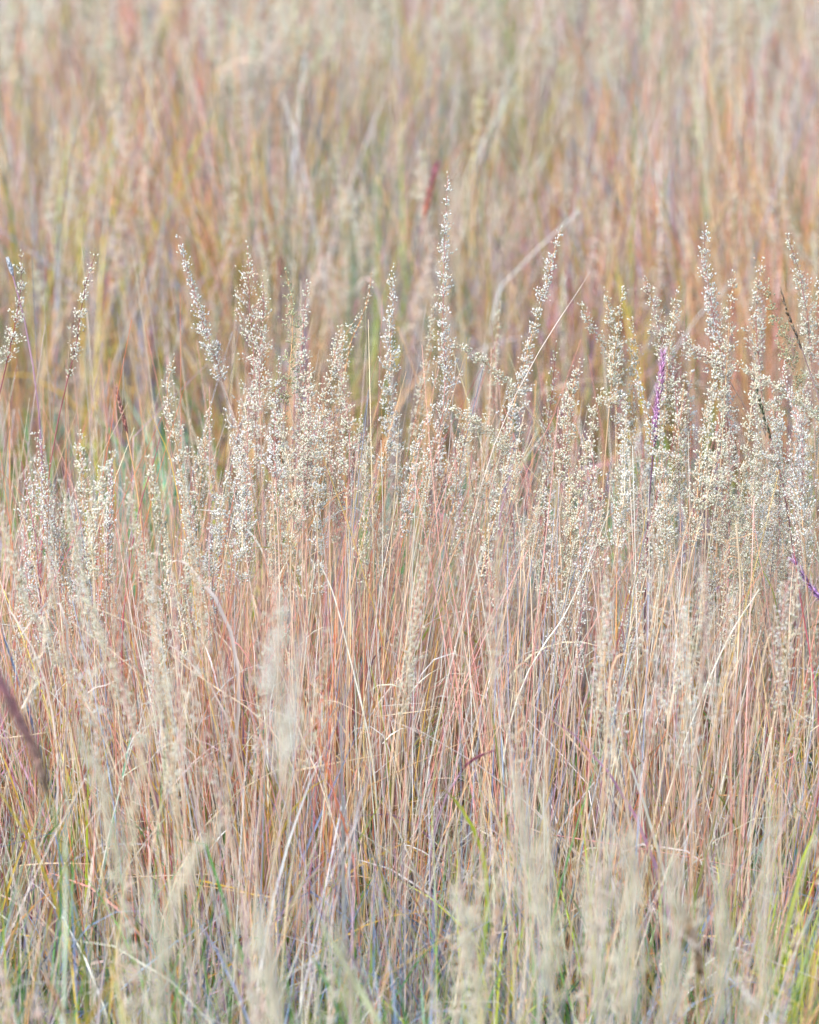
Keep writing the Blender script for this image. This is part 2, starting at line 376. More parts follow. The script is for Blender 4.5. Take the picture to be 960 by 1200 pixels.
for pts, d, gx, sp, de, lo, ti, lab in NEAR:
    if d < 2.9: d *= .85
    w = [P(x, y, d + .06 * i / len(pts)) for i, (x, y) in enumerate(pts)]
    stalk(ground_px(gx, d + .06), w, lab, sp * (.85 if d < 2.5 else .85), de * (1.4 if d < 2.5 else .85), lo, ti, stemc=STRAW, topc=STRAW, leaves=1, size=.75 if d < 2.5 else .85); n_ind += 1


# ------------------------------------------------------------------ many like stalks, each its own thing, sharing a label where nothing tells them apart
def crowd(n, x0, x1, y0, y1, d0, d1, hl, sp, label, group, tints=(CREAM, WHITE, SCREAM), lean=0., hi=True, leaves=0, dens=1.0, tops=(TAN, ROSE, STRAW), sl=.075, size=1.0):
    global n_ind
    for i in range(n):
        X = R.uniform(x0, x1); Y = y0 + (y1 - y0) * R.beta(1.1, 1.2); d = R.uniform(d0, d1)
        a = R.normal(lean, .11) + .12 * ((X - 480) / 480) * 0; L = R.uniform(*hl)
        t = P(X, Y, d); cv = R.normal(0, .12)
        def pt(f): return t - np.array([math.sin(a + cv * (1 - f)) * f * L, R.uniform(-.01, .01), f * L * .98])
        b = pt(1.0)
        g = np.array([b[0] - math.sin(a) * b[2] * .6 + R.normal(0, .02), d + R.normal(0.02, .06), 0.])
        stalk(g, [pt(0), pt(.33), pt(.66), b], label, sp * R.uniform(.6, 1.2), dens * R.uniform(.7, 1.2), R.uniform(.2, .6), tints[R.integers(len(tints))],
              stemc=STRAW * R.uniform(.8, 1.05), topc=tops[R.integers(len(tops))], leaves=leaves, group=group, hi=hi, size=size)
        n_ind += 1


crowd(54, 620, 960, 400, 610, 3.45, 3.95, (.15, .28), .0095, 'cream seed head in the thick cluster round and right of the purple spike', 'seed heads clustered round the purple spike', leaves=0)
crowd(24, 250, 430, 400, 600, 3.45, 3.95, (.15, .26), .0095, 'cream seed head in the thick cluster below the open reddish head', 'seed heads clustered left of centre', leaves=1)
crowd(14, 430, 640, 470, 640, 3.45, 3.9, (.14, .24), .008, 'cream seed head low among the stems under the tallest stalk', 'low seed heads under the tallest stalk', leaves=1)
crowd(22, 0, 255, 500, 670, 3.35, 3.8, (.14, .24), .0085, 'cream seed head low among the green and pink stems at the left', 'low seed heads at the left', leaves=1)
crowd(14, 640, 970, 570, 720, 2.85, 3.2, (.14, .24), .0105, 'soft slightly blurred seed head in front of the right hand thicket', 'softly blurred seed heads before the right thicket', dens=.55, size=.85)
crowd(7, 250, 640, 600, 760, 2.75, 3.1, (.12, .22), .0085, 'soft slightly blurred seed head before the orange stems of the middle', 'softly blurred seed heads before the middle stems', dens=.55, size=.85)
crowd(10, 0, 250, 600, 800, 2.75, 3.05, (.14, .24), .0095, 'soft slightly blurred seed head before the crimson stems of the left', 'softly blurred seed heads before the left stems', dens=.55, size=.85)
crowd(12, 480, 960, 960, 1180, 2.35, 2.75, (.12, .2), .0075, 'very blurred small seed head in the bottom right of the near field', 'blurred small seed heads at the bottom right', tints=(SCREAM, PALE), dens=.9)
crowd(9, 0, 480, 960, 1180, 2.35, 2.75, (.12, .2), .0075, 'very blurred small seed head in the bottom left of the near field', 'blurred small seed heads at the bottom left', tints=(SCREAM, PALE), dens=.9)
crowd(14, 300, 960, 150, 330, 5.3, 6.3, (.12, .2), .0085, 'blurred pale seed head behind, above the sharp ones, right of the arched head', 'blurred seed heads behind on the right', hi=False, tints=(SCREAM, PALE), size=1.3)
crowd(8, 0, 300, 150, 330, 5.3, 6.3, (.12, .2), .0085, 'blurred pale seed head behind, above the sharp ones at the left', 'blurred seed heads behind on the left', hi=False, tints=(SCREAM, PALE), size=1.3)
crowd(24, 0, 480, -10, 130, 6.7, 8.6, (.16, .26), .014, 'whitish blurred seed head in the farthest band, left half of the top', 'whitish blurred seed heads along the top left', hi=False, tints=(CREAM, SCREAM, PALE), size=1.6, dens=.8)
crowd(20, 480, 960, -10, 120, 6.7, 8.6, (.16, .26), .013, 'whitish blurred seed head in the farthest band, right half of the top', 'whitish blurred seed heads along the top right', hi=False, tints=(SCREAM, PALE), size=1.6, dens=.8)


# ------------------------------------------------------------------ spikes, foxtails, ears
def foxtail(name, pts, d, gx, label, cat, r0, col, tipc, bris, stemc, nb=700, grains_too=True, dd=.0):
    w = [P(x, y, d + dd * i) for i, (x, y) in enumerate(pts)][::-1]; ax = smooth_poly(w, 20)
    g0 = ground_px(gx, d + .06); tan = nrm((ax[2] - ax[0])[None])[0]; H = ax[0, 2]
    lo = bez(g0, g0 + np.array([0, 0, .35 * H]), ax[0] - tan * .35 * H, ax[0], 14)
    root = thing(name, g0, label, cat)
    gt = Geo(); st = np.concatenate([lo[:-1], ax[:3]]); tubes(gt, st[None], np.full((1, len(st)), .001), np.asarray(stemc), 5); gt.build('stem', M_STEM, root, g0)
    gb = Geo(); s = R.uniform(0, 1, nb); o, t, L = axis_eval(ax, s); ref = R.normal(size=(nb, 3)); rad = nrm(ref - (ref * t).sum(-1, keepdims=True) * t)
    prof = np.sin(np.clip(s * .9 + .1, 0, 1) * math.pi) ** .5 * .8 + .2
    cc = np.asarray(col) * (1 - s[:, None]) + np.asarray(tipc) * s[:, None]; cc = cc * np.exp(R.normal(0, .45, (nb, 1))) + .12 * (R.random((nb, 1)) < .25)
    if grains_too: grains(gb, o + rad * (r0 * prof)[:, None] * .6, nrm(t + rad * .35), np.full(nb, r0 * 1.3), r0 * .45 * prof, cc * .8)
    bl = bris * R.uniform(.5, 1.2, nb); q = np.linspace(0, 1, 4)
    dr = nrm(t + rad * R.uniform(.25, .75, nb)[:, None])
    bp = o[:, None] + rad[:, None] * (r0 * .5 * prof)[:, None, None] + dr[:, None] * (bl[:, None] * q)[..., None]
    tubes(gb, bp, np.broadcast_to(np.array([.0003, .00028, .0002, .0001]), (nb, 4)), cc * 1.1)
    gb.build('spike', M_BRISTLE, root, g0); return root


PURPLE = np.array([.30, .05, .34])
foxtail('purple_grass_spike', [(777, 416), (774, 450), (769, 490), (766, 522)], 3.60, 768, 'vivid purple bristly spike among the cream heads at the right', 'grass spike', .0033, np.array([.36, .17, .36]), np.array([.66, .34, .54]), .012, np.array([.16, .08, .13]), 420)
foxtail('magenta_grass_spike', [(513, 190), (508, 208), (502, 232), (497, 255)], 5.4, 492, 'blurred magenta spike behind, left of the tip of the tallest stalk', 'grass spike', .0045, RUST, np.array([.42, .10, .22]), .014, ROSE * .9, 160)
foxtail('maroon_foxtail', [(-14, 770), (4, 805), (24, 845), (42, 885), (56, 930)], 2.62, 78, 'big blurred maroon foxtail slanting in from the left edge', 'foxtail', .0038, np.array([.30, .21, .15]), np.array([.40, .15, .22]), .021, OLIVE, 380)
foxtail('purple_foxtail', [(930, 655), (945, 680), (962, 702), (985, 725)], 3.45, 1010, 'violet foxtail poking in at the right edge', 'foxtail', .003, np.array([.30, .14, .34]), np.array([.42, .26, .46]), .012, ROSE, 140)
foxtail('dark_segmented_spike', [(915, 337), (921, 362), (930, 385), (940, 410)], 3.66, 955, 'dark brown segmented spike among the heads by the right edge', 'grass spike', .0024, np.array([.14, .10, .07]), np.array([.26, .20, .13]), .0015, np.array([.34, .22, .20]), 75)
foxtail('dark_leafy_spike', [(884, 440), (889, 465), (896, 490), (905, 520)], 3.62, 915, 'dark green-brown spike below the segmented one, inside the right cluster', 'grass spike', .0026, np.array([.13, .14, .08]), np.array([.22, .24, .15]), .003, np.array([.30, .14, .15]), 90)
foxtail('rust_spike', [(136, 452), (140, 470), (145, 490), (149, 508)], 3.72, 156, 'rust red braided spike above the green blades at the left', 'grass spike', .0026, np.array([.32, .12, .10]), np.array([.52, .28, .22]), .006, TAN, 200)
foxtail('brown_dead_ear', [(806, 1075), (812, 1098), (818, 1120), (820, 1140)], 2.60, 822, 'brown withered ear between pale blurred heads at the bottom right', 'grass ear', .0052, np.array([.16, .09, .04]), np.array([.22, .14, .07]), .003, TAN, 260)
foxtail('maroon_curved_spike', [(578, 880), (562, 886), (547, 896), (538, 908)], 3.2, 534, 'small maroon spike bent to the right low in the middle', 'grass spike', .0016, np.array([.22, .08, .10]), np.array([.34, .08, .14]), .003, MAUVE, 200)
foxtail('grey_bud_spike', [(9, 303), (12, 312), (15, 322)], 3.9, 22, 'pale blue-grey bud spike at the far left beside a cream seed head', 'grass bud', .003, np.array([.42, .46, .55]), np.array([.5, .54, .6]), .002, MAUVE, 120)


# ------------------------------------------------------------------ single blades and straws one can point at
def blade(name, pts, d, label, cat, w, col, dd=0., thick=False, tipc=None, foot=None):
    pw = [P(x, y, d + dd * i) for i, (x, y) in enumerate(pts)][::-1]
    ax = smooth_poly(pw, 22); base = ax[0]
    if foot is not None:
        g0 = np.array([P(foot, 600, d)[0], d + .05, 0.0]); tan = nrm((ax[1] - ax[0])[None])[0]; H = max(.05, base[2])
        ax = np.concatenate([bez(g0, g0 + np.array([0, 0, .35 * H]), base - tan * .3 * H, base, 12)[:-1], ax]); base = g0
    c = np.asarray(col) * np.ones((len(ax), 3)); s = np.linspace(0, 1, len(ax))[:, None]
    if tipc is not None: c = c * (1 - s ** 2) + np.asarray(tipc) * s ** 2
    g = Geo()
    if thick: tubes(g, ax[None], (w * (1.1 - .75 * s[:, 0]))[None], c[None], 5)
    else: ribbons(g, ax[None], np.array([w]), c[None], .35, R.uniform(-1.5, 1.5, 1))
    o = g.build(name, M_STEM if thick else M_BLADE, None, base); o['label'] = label; o['category'] = cat; return o


blade('straw', [(692, 318), (675, 345), (655, 375), (632, 412)], 3.6, 'hair thin straw slanting up right beside the long leaning head', 'straw', .0006, PALE, thick=True, foot=520)
blade('straw', [(714, 598), (690, 660), (662, 720), (640, 752)], 3.35, 'pale straw slanting up right below the stout seed head', 'straw', .001, CREAM, thick=True, foot=600)
blade('straw', [(890, 690), (850, 755), (806, 860), (775, 960)], 3.3, 'long cream straw slanting across the lower right thicket', 'straw', .0013, CREAM, thick=True, foot=750)
blade('straw', [(138, 618), (150, 700), (162, 760), (172, 800)], 3.35, 'straight cream straw with a dark tip in front of the left stems', 'straw', .0010, CREAM, thick=True, foot=190, tipc=STRAW)
blade('straw', [(82, 728), (140, 770), (210, 835), (222, 850)], 3.3, 'tan straw crossing down to the right at the left', 'straw', .001, STRAW, thick=True, foot=260)
blade('straw', [(100, 708), (160, 735), (230, 790), (288, 828)], 3.28, 'upper tan straw crossing down to the right at the left', 'straw', .001, STRAW, thick=True, foot=340)
blade('straw', [(375, 660), (392, 700), (410, 770), (425, 830)], 3.35, 'bright cream straw leaning left through the orange stems', 'straw', .0014, CREAM, thick=True, foot=440)
blade('straw', [(173, 480), (186, 505), (200, 540), (212, 600)], 3.6, 'thin yellow straw bending left behind the S curved head', 'straw', .0007, GOLD, thick=True, foot=235)
blade('red_stem', [(188, 512), (178, 548), (165, 590), (155, 640)], 3.55, 'slanting dark red stem below the rust braided spike', 'stem', .0011, RED * 1.2, thick=True, foot=140)
blade('red_stem', [(385, 800), (372, 850), (392, 930), (402, 960)], 3.1, 'curved brick red stem low left of the middle', 'stem', .0014, RUST, thick=True, foot=410)
blade('red_stem', [(930, 640), (938, 700), (950, 770), (958, 830)], 3.4, 'crimson stem running down beside the right edge', 'stem', .0016, np.array([.5, .12, .14]), thick=True, foot=965)
blade('pale_green_stem', [(79, 930), (77, 1010), (77, 1100), (75, 1200)], 2.65, 'blurred pale green upright stem at the bottom left', 'stem', .0026, np.array([.52, .60, .44]), thick=True, foot=74)
blade('yellow_green_blade', [(356, 1045), (378, 1085), (405, 1130), (440, 1190)], 2.6, 'blurred yellow-green blade leaning left at the bottom', 'grass blade', .0034, np.array([.58, .60, .36]), foot=470)
blade('green_blade', [(455, 1110), (462, 1140), (470, 1170), (476, 1210)], 2.75, 'vivid green blade at the bottom, left of the middle', 'grass blade', .006, np.array([.10, .36, .10]), foot=480)
blade('green_blade', [(365, 1120), (375, 1135), (388, 1160), (400, 1190)], 2.8, 'dark green blade under the yellow-green one', 'grass blade', .005, np.array([.14, .30, .10]), foot=405)
blade('orange_blade', [(150, 1125), (130, 1150), (112, 1180), (95, 1210)], 2.5, 'blurred golden blade slanting up right in the bottom left corner', 'grass blade', .003, GOLD, foot=70)
blade('orange_blade', [(52, 1105), (45, 1130), (36, 1165), (28, 1205)], 2.5, 'blurred orange blade nearest the bottom left corner', 'grass blade', .003, np.array([.72, .42, .14]), foot=20)
blade('orange_blade', [(48, 1138), (58, 1155), (66, 1170), (75, 1190)], 2.55, 'short burnt orange blade leaning left in the bottom left corner', 'grass blade', .003, np.array([.66, .28, .12]), foot=84)
blade('lime_blade', [(505, 918), (520, 926), (530, 935), (538, 945)], 3.1, 'lime green blade tip turned brown, low in the middle', 'grass blade', .0026, LIME, tipc=np.array([.3, .12, .1]), foot=548)
blade('lime_blade', [(958, 965), (950, 985), (942, 1005), (936, 1030)], 3.1, 'bright yellow-green blade at the right edge below', 'grass blade', .0025, LIME * 1.1, foot=930)
blade('lime_blade', [(433, 778), (438, 795), (445, 820), (450, 850)], 3.3, 'yellow-green blade between the orange stems of the middle', 'grass blade', .0026, LIME, foot=455)
blade('lime_blade', [(882, 648), (890, 662), (905, 690), (912, 720)], 3.5, 'thin olive blade with a brown tip under the drooping right head', 'grass blade', .0012, OLIVE, foot=920)
blade('curled_blade', [(918, 748), (908, 740), (900, 748), (893, 775), (886, 820)], 3.15, 'cream blade curled over like a hook at the right', 'grass blade', .0013, STRAW, foot=880)
blade('curled_blade', [(742, 770), (732, 766), (722, 772), (715, 795), (712, 840)], 3.1, 'peach coloured blade hooked over, right of the middle', 'grass blade', .0015, np.array([.75, .52, .34]), foot=705)
blade('curled_blade', [(855, 705), (842, 710), (834, 722), (828, 748), (822, 790)], 3.1, 'pale furry blade bent right above the hooked cream one', 'grass blade', .0014, PALE * .9, foot=815)
blade('curled_blade', [(414, 350), (420, 332), (430, 326), (442, 340), (452, 385)], 5.0, 'blurred pinkish ear arched over behind the wispy head', 'grass blade', .0035, np.array([.66, .48, .42]), foot=455)
blade('curled_blade', [(252, 92), (262, 80), (280, 72), (300, 72), (310, 95)], 6.6, 'blurred whitish blade arched over in the farthest band', 'grass blade', .0035, STRAW, foot=318)
blade('curled_blade', [(180, 762), (184, 756), (196, 755), (208, 762), (222, 775)], 3.3, 'small cream blade curved over above the crossing straws', 'grass blade', .0011, PALE, foot=260)
blade('dry_leaf', [(199, 661), (206, 657), (216, 660), (222, 665)], 3.3, 'tiny oval dry leaf on a bent stem left of the middle', 'leaf', .0022, PALE, foot=204)
blade('dry_leaf', [(21, 748), (28, 740), (34, 732), (38, 726)], 3.3, 'twisted white dry leaf near the left edge', 'leaf', .0013, PALE, foot=30)
blade('dry_leaf', [(12, 700), (11, 708), (12, 716), (16, 722)], 3.3, 'cupped white dry leaf above the twisted one at the left edge', 'leaf', .0013, PALE, foot=24)
blade('green_blade', [(127, 498), (134, 520), (142, 550), (148, 590)], 4.6, 'blurred green blade below the slim red stemmed head', 'grass blade', .006, np.array([.34, .52, .30]), foot=150)
blade('green_blade', [(152, 505), (148, 530), (143, 560), (140, 600)], 4.65, 'blurred mint green blade beside the rust braided spike', 'grass blade', .006, np.array([.38, .60, .46]), foot=138)
blade('green_blade', [(84, 462), (104, 480), (122, 500), (138, 520)], 4.7, 'blurred grass green blade slanting down right at the left', 'grass blade', .005, np.array([.34, .50, .14]), foot=160)
blade('green_blade', [(523, 590), (520, 620), (518, 650), (514, 680)], 4.1, 'blurred teal green blade behind the middle stems', 'grass blade', .006, TEAL * 1.1, foot=512)
blade('pale_arched_blade', [(640, 620), (618, 628), (600, 650), (592, 690)], 3.3, 'pale blade arching right under the leaning head', 'grass blade', .0016, PALE, foot=585)
# two crossed twigs snapped in the left stems, and a bare branchy stem at the right
blade('broken_straw', [(134, 798), (124, 803), (112, 806), (103, 812)], 3.25, 'short white broken straw lying across the left stems', 'straw', .0008, PALE, thick=True)
blade('broken_straw', [(42, 802), (36, 812), (30, 822), (26, 830)], 3.2, 'stubby white broken straw above the maroon foxtail', 'straw', .0012, PALE, thick=True)
g0 = np.array([P(868, 600, 3.4)[0], 3.45, 0]); root = thing('bent_branchy_stem', g0, 'leafless stem with thin hooked branches fanning left at the right', 'stem')
gt = Geo(); ax = np.concatenate([bez(g0, g0 + [0, 0, .2], P(868, 720, 3.4) - [0, 0, .1], P(868, 690, 3.4), 10), [P(866, 650, 3.4), P(863, 615, 3.4)]]); tubes(gt, ax[None], np.full((1, len(ax)), .0013), STRAW, 5); gt.build('stem', M_STEM, root, g0)
for pp in ([(883, 625), (868, 630), (855, 632), (852, 640)], [(866, 642), (856, 640), (850, 648), (846, 660)], [(866, 655), (855, 652), (847, 664), (844, 684)], [(867, 672), (858, 668), (850, 684), (848, 706)], [(884, 625), (884, 632), (885, 640), (885, 652)]):
    gb = Geo(); b = smooth_poly([P(x, y, 3.4) for x, y in pp], 9); tubes(gb, b[None], np.linspace(.0005, .0003, 9)[None], TAN, 4); gb.build('branch', M_STEM, root, g0)


# ------------------------------------------------------------------ the mass of grass
def xs_at(d, n, m=.35): return R.uniform(-1, 1, n) * (d * (480 / FPX) + m)


def vnoise(x, y, sc_, seed):
    r = np.random.default_rng(seed); v = 0
    for k in range(5):
        a = r.uniform(0, 6.28); f = sc_ * r.uniform(.6, 1.6); v = v + np.sin((x * math.cos(a) + y * math.sin(a)) * f + r.uniform(0, 6.28))
    return v / 5 * 1.6


def scatter(n, d0, d1, clump=.6, cr=.03, m=.35):
    """foot points: fraction clump gathered in tufts"""
    w = np.sqrt(R.uniform(0, 1, n) * ((d1 + 1.5) ** 2 - (d0 + 1.5) ** 2) + (d0 + 1.5) ** 2) - 1.5
    x = xs_at(w, n, m); nc = max(3, int(n / 28))
    i = R.integers(0, nc, n); cx, cy = x[:nc][i], w[:nc][i]; k = R.random(n) < clump
    x = np.where(k, cx + R.normal(0, cr, n), x); y = np.where(k, cy + R.normal(0, cr, n), w)
    return x, y, np.where(k, cx, x), np.where(k, cy, y)


def stems(g, n, d0, d1, h, hs, weights, r=(.0006, .0011), S=7, clump=.65, lean=.12, kinkp=.05, droop=.22, upper=None, jit=.22, cr=.03, m=.35):
    x, y, cx, cy = scatter(n, d0, d1, clump, cr, m)
    w = {k: (v(x, y) if callable(v) else v) for k, v in weights.items()}
    out = np.arctan2(y - cy, x - cx) + R.normal(0, .9, n)
    th0 = np.abs(R.normal(.0, lean, n)); th1 = th0 + np.abs(R.normal(0, droop, n)); L = np.clip(R.normal(h, hs, n) if not callable(h) else h(x, y) * R.normal(1, hs, n), .06, 1.1)
    wx = (.09 if d1 < 5 else .06) * vnoise(cx, cy, 9, 31) + .07 * np.sin(cx * 131 + cy * 77) + th0 * np.cos(out); wy = .07 * np.sin(cx * 57 + cy * 139) + th0 * np.sin(out)
    nt0 = np.hypot(wx, wy); th1 = nt0 + (th1 - th0); th0 = nt0; out = np.arctan2(wy, wx)
    kk = R.random(n) < kinkp
    p = arcs(np.stack([x, y, 0 * x], 1), L, th0, th1, out, S, kink=(R.uniform(.3, .85, n), np.where(kk, R.uniform(.5, 2.0, n) * (1 if d1 < 5 else .4), 0)))
    c = pick(n, w, jit, key=(cx, cy)); s = np.linspace(0, 1, S)
    cc = c[:, None] * np.ones((1, S, 1))
    lo = np.clip(1 - s / .55, 0, 1)[None, :, None] * R.uniform(0, .9, (n, 1, 1)); cc = cc * (1 - lo) + pick(n, dict(mauve=1, grey=.8, tan=1, olive=.6, pink=1, blue=.5, straw=.8, rust=.5))[:, None] * lo
    if upper is not None:
        t = (np.clip((s - .35) / .5, 0, 1))[None, :, None] * R.uniform(0, .5, (n, 1, 1)); cc = cc * (1 - t) + np.asarray(upper) * t
    tubes(g, p, R.uniform(*r, n)[:, None] * (1.12 - .75 * s[None, :]), cc)
    return p, c


def blades(g, n, d0, d1, h, hs, weights, w=(.0010, .0024), S=8, lean=.35, droop=1.2, clump=.6, m=.35, zb=0., kinkp=.12):
    x, y, cx, cy = scatter(n, d0, d1, clump, .03, m); wt = {k: (v(x, y) if callable(v) else v) for k, v in weights.items()}
    L = np.clip(R.normal(h, hs, n), .05, .9); th0 = np.abs(R.normal(.05, lean, n)); th1 = th0 + np.abs(R.normal(0, droop, n)) * (R.random(n) < .8)
    kk = R.random(n) < kinkp
    p = arcs(np.stack([x, y, R.uniform(0, 1, n) * zb], 1), L, th0, th1, R.uniform(0, 6.28, n), S, power=2.0, kink=(R.uniform(.3, .8, n), np.where(kk, R.uniform(.8, 2.2, n) * (1 if d1 < 5 else .35), 0)))
    ribbons(g, p, R.uniform(*w, n), pick(n, wt, key=(cx, cy), coh=.4), .35, R.normal(0, 2.2, n))


def stuff(g, name, m, label, cat):
    o = g.build(name, m); o['kind'] = 'stuff'; o['label'] = label; o['category'] = cat; return o


n1 = lambda s, f=3.0: (lambda x, y: np.clip(.5 + vnoise(x, y, f, s), .05, 1.6))
# middle band, in focus
# weights across the band: crimson/pink to the left, orange in the middle, cream and tan to the right
X2 = lambda x, y: x / (y * 480 / FPX)
fw = dict(cream=lambda x, y: 1.5 + 1.0 * np.clip(X2(x, y), -.6, 1), straw=2.6, tan=1.2, orange=lambda x, y: 1.7 * np.exp(-((X2(x, y) + .15) / .6) ** 2) + .35, rust=lambda x, y: 1.6 * np.exp(-((X2(x, y) + .4) / .5) ** 2) + .15,
          pink=lambda x, y: 2.0 + 3.4 * np.exp(-((X2(x, y) + .5) / .55) ** 2), crimson=lambda x, y: .5 + 1.8 * np.exp(-((X2(x, y) + .85) / .3) ** 2), mauve=.8, blue=.4, gold=.8, olive=.3, umber=.5, slate=.3, pale=2.6, grey=.5)
g = Geo()
hf = lambda x, y: .47 + .07 * vnoise(x, y, 6, 3)
stems(g, 5200, 3.25, 4.25, hf, .24, fw, r=(.0005, .0014), S=8, upper=PALE, kinkp=.05, lean=.08, droop=.16)
stems(g, 420, 3.25, 4.1, .62, .10, dict(rust=1, crimson=.8, pink=1.2, tan=1, straw=1), r=(.0006, .0009), S=8, kinkp=.02)
stuff(g, 'dry_grass_stems', M_STEM, 'dense standing dry stems, cream, orange and pink, in sharp focus', 'grass')
g = Geo()
blades(g, 2300, 3.2, 4.25, .36, .12, dict(cream=2, straw=2, pale=2, tan=1.2, mauve=.8, blue=.7, grey=.7, olive=.5, gold=.9, pink=.6, orange=.6), w=(.0010, .0028), S=9)
blades(g, 900, 3.3, 4.2, .35, .1, dict(green=1.2, lime=.9, olive=1, teal=.5, gold=1), w=(.0012, .0026), lean=.2, droop=.7)
blades(g, 2500, 3.25, 4.3, .10, .04, dict(cream=2, pale=2, straw=1, pink=.5), w=(.0004, .0009), S=6, lean=.7, droop=1.4, zb=.45)
stuff(g, 'dry_grass_blades', M_BLADE, 'curled thin dry blades tangled among the sharp stems', 'grass')
# understorey: short grey, blue and green growth near the soil
g = Geo()
blades(g, 6000, 3.0, 4.6, .15, .07, dict(blue=1.2, slate=2.6, umber=1.6, mauve=.8, grey=.7, olive=1.2, green=1.6, lime=.7, gold=.5, pale=.5, straw=.4, teal=.4), w=(.0010, .0028), S=6, lean=.5, droop=1.2)
blades(g, 4300, 4.2, 5.9, .17, .08, dict(green=2.4, lime=.6, teal=1.0, olive=1.6, blue=.5, slate=1.8, umber=1.0, mauve=1.3, pink=.6, crimson=.9, tan=.6, pale=.2, gold=.6), w=(.0014, .0032), S=6, lean=.35, droop=.8)
stuff(g, 'low_grass', M_BLADE, 'short grey, bluish and green undergrowth between the stems', 'undergrowth')
# near field
g = Geo()
nw = dict(cream=1.8, straw=1.8, tan=1.0, orange=.8, rust=.9, pink=1.2, mauve=.9, blue=1.7, slate=1.0, gold=1.1, olive=1.2, green=1.3, lime=.5, pale=2.2, grey=1.0)
stems(g, 1100, 2.75, 3.25, .40, .10, nw, S=7, upper=PALE)
stems(g, 600, 2.1, 2.75, .42, .09, nw, S=7, upper=PALE, r=(.0006, .0012))
stuff(g, 'near_grass_stems', M_STEM, 'blurred dry stems of the near field along the bottom', 'grass')
g = Geo()
blades(g, 1500, 2.3, 3.2, .30, .10, dict(cream=1, straw=1.2, pale=1.3, grey=.8, mauve=.8, blue=1.5, green=1.8, olive=1, lime=.9, gold=.8), w=(.001, .0026), S=8, lean=.3)
blades(g, 4200, 2.4, 3.3, .20, .07, dict(slate=1.2, lime=.7, blue=1.4, green=2.6, teal=.8, grey=1, pale=1, olive=1), S=6, lean=.5)
for X, Y, d, n, col in ((365, 1120, 2.8, 16, GREEN), (480, 1160, 2.75, 18, GREEN), (925, 1010, 3.1, 16, LIME), (940, 1080, 2.95, 16, GREEN), (880, 980, 3.2, 12, LIME), (70, 560, 4.5, 22, GREEN), (160, 560, 4.4, 26, GREEN), (250, 540, 4.6, 18, LIME), (480, 530, 4.6, 18, GREEN), (30, 480, 5.0, 20, GREEN), (200, 440, 5.2, 20, TEAL), (380, 1140, 2.9, 16, GREEN), (470, 1130, 2.85, 14, GREEN), (535, 1150, 2.85, 10, TEAL), (950, 985, 3.2, 16, LIME), (870, 1030, 3.1, 12, LIME), (812, 1030, 3.1, 14, GREEN), (100, 1060, 2.9, 14, OLIVE),
                        (205, 1000, 3.1, 10, GREEN), (690, 960, 3.15, 10, LIME), (722, 955, 3.2, 10, GREEN), (585, 1010, 3.1, 10, LIME), (10, 1100, 2.8, 12, GREEN), (640, 1120, 2.85, 10, GREEN), (290, 1120, 2.8, 10, OLIVE),
                        (520, 570, 4.6, 16, GREEN), (150, 520, 4.7, 22, TEAL), (115, 490, 4.8, 16, LIME), (430, 500, 4.8, 14, GREEN), (300, 520, 4.7, 12, OLIVE), (880, 570, 4.5, 16, GREEN), (735, 560, 4.5, 12, GREEN), (690, 520, 4.7, 12, TEAL), (180, 640, 4.1, 14, GREEN), (60, 640, 4.2, 12, OLIVE)):
    q = P(X, Y, d); b = np.stack([q[0] + R.normal(0, .025, n), d + R.normal(0, .04, n), np.zeros(n)], 1)
    p = arcs(b, q[2] * R.uniform(.7, 1.1, n), np.abs(R.normal(0, .12, n)), np.abs(R.normal(.3, .3, n)), R.uniform(0, 6.28, n), 8)
    ribbons(g, p, R.uniform(.0014, .003, n), np.clip(col * np.exp(R.normal(0, .25, (n, 1))) * np.array([1.25, 1.15, 1.1]), 0, .9), .35, R.normal(0, 1.5, n))
stuff(g, 'near_grass_blades', M_BLADE, 'blurred drooping blades of the near field, tan and green', 'grass')
# far field
hb = lambda x, y: np.clip(.61 + .10 * vnoise(x, y, 5, 8), .35, .9) * np.clip(.86 + .08 * (y - 5.2), .8, 1.15)
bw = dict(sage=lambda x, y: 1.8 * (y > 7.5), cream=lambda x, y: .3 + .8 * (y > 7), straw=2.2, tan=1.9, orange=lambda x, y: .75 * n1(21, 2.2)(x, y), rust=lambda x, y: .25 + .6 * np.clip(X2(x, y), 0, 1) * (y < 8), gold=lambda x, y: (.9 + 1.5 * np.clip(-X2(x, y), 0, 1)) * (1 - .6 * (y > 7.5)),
          pink=lambda x, y: 1.1 + 1.2 * np.clip(vnoise(x, y, 2.5, 5), 0, 1) + .9 * np.clip(X2(x, y), 0, 1), mauve=1.1, olive=lambda x, y: 1.0 + 1.6 * np.clip(vnoise(x, y, 3, 9), 0, 1), green=.7, blue=.2, pale=2.3, grey=1.1, crimson=.25, lime=.35, teal=.2, slate=.7, umber=1.1)
g = Geo()
stems(g, 7500, 5.45, 8.2, hb, .2, bw, r=(.0010, .0025), S=7, lean=.11, droop=.25, clump=.85, cr=.055, kinkp=.1)
stems(g, 8000, 8.0, 14.0, hb, .18, bw, r=(.002, .0045), S=5, lean=.15, droop=.3, clump=.7, cr=.05)
stems(g, 2500, 14.0, 26.0, hb, .12, bw, r=(.003, .006), S=4, lean=.12, clump=.6, cr=.08)
stuff(g, 'far_grass_stems', M_STEM, 'blurred golden, rose and tan stems filling the field behind', 'grass')
g = Geo()
blades(g, 4800, 5.35, 8.5, .42, .14, dict(straw=2, pale=1, tan=1.6, gold=1, olive=1.2, green=.6, mauve=.8, pink=.6, blue=.5), w=(.0014, .003), S=7, lean=.22, droop=1.1)
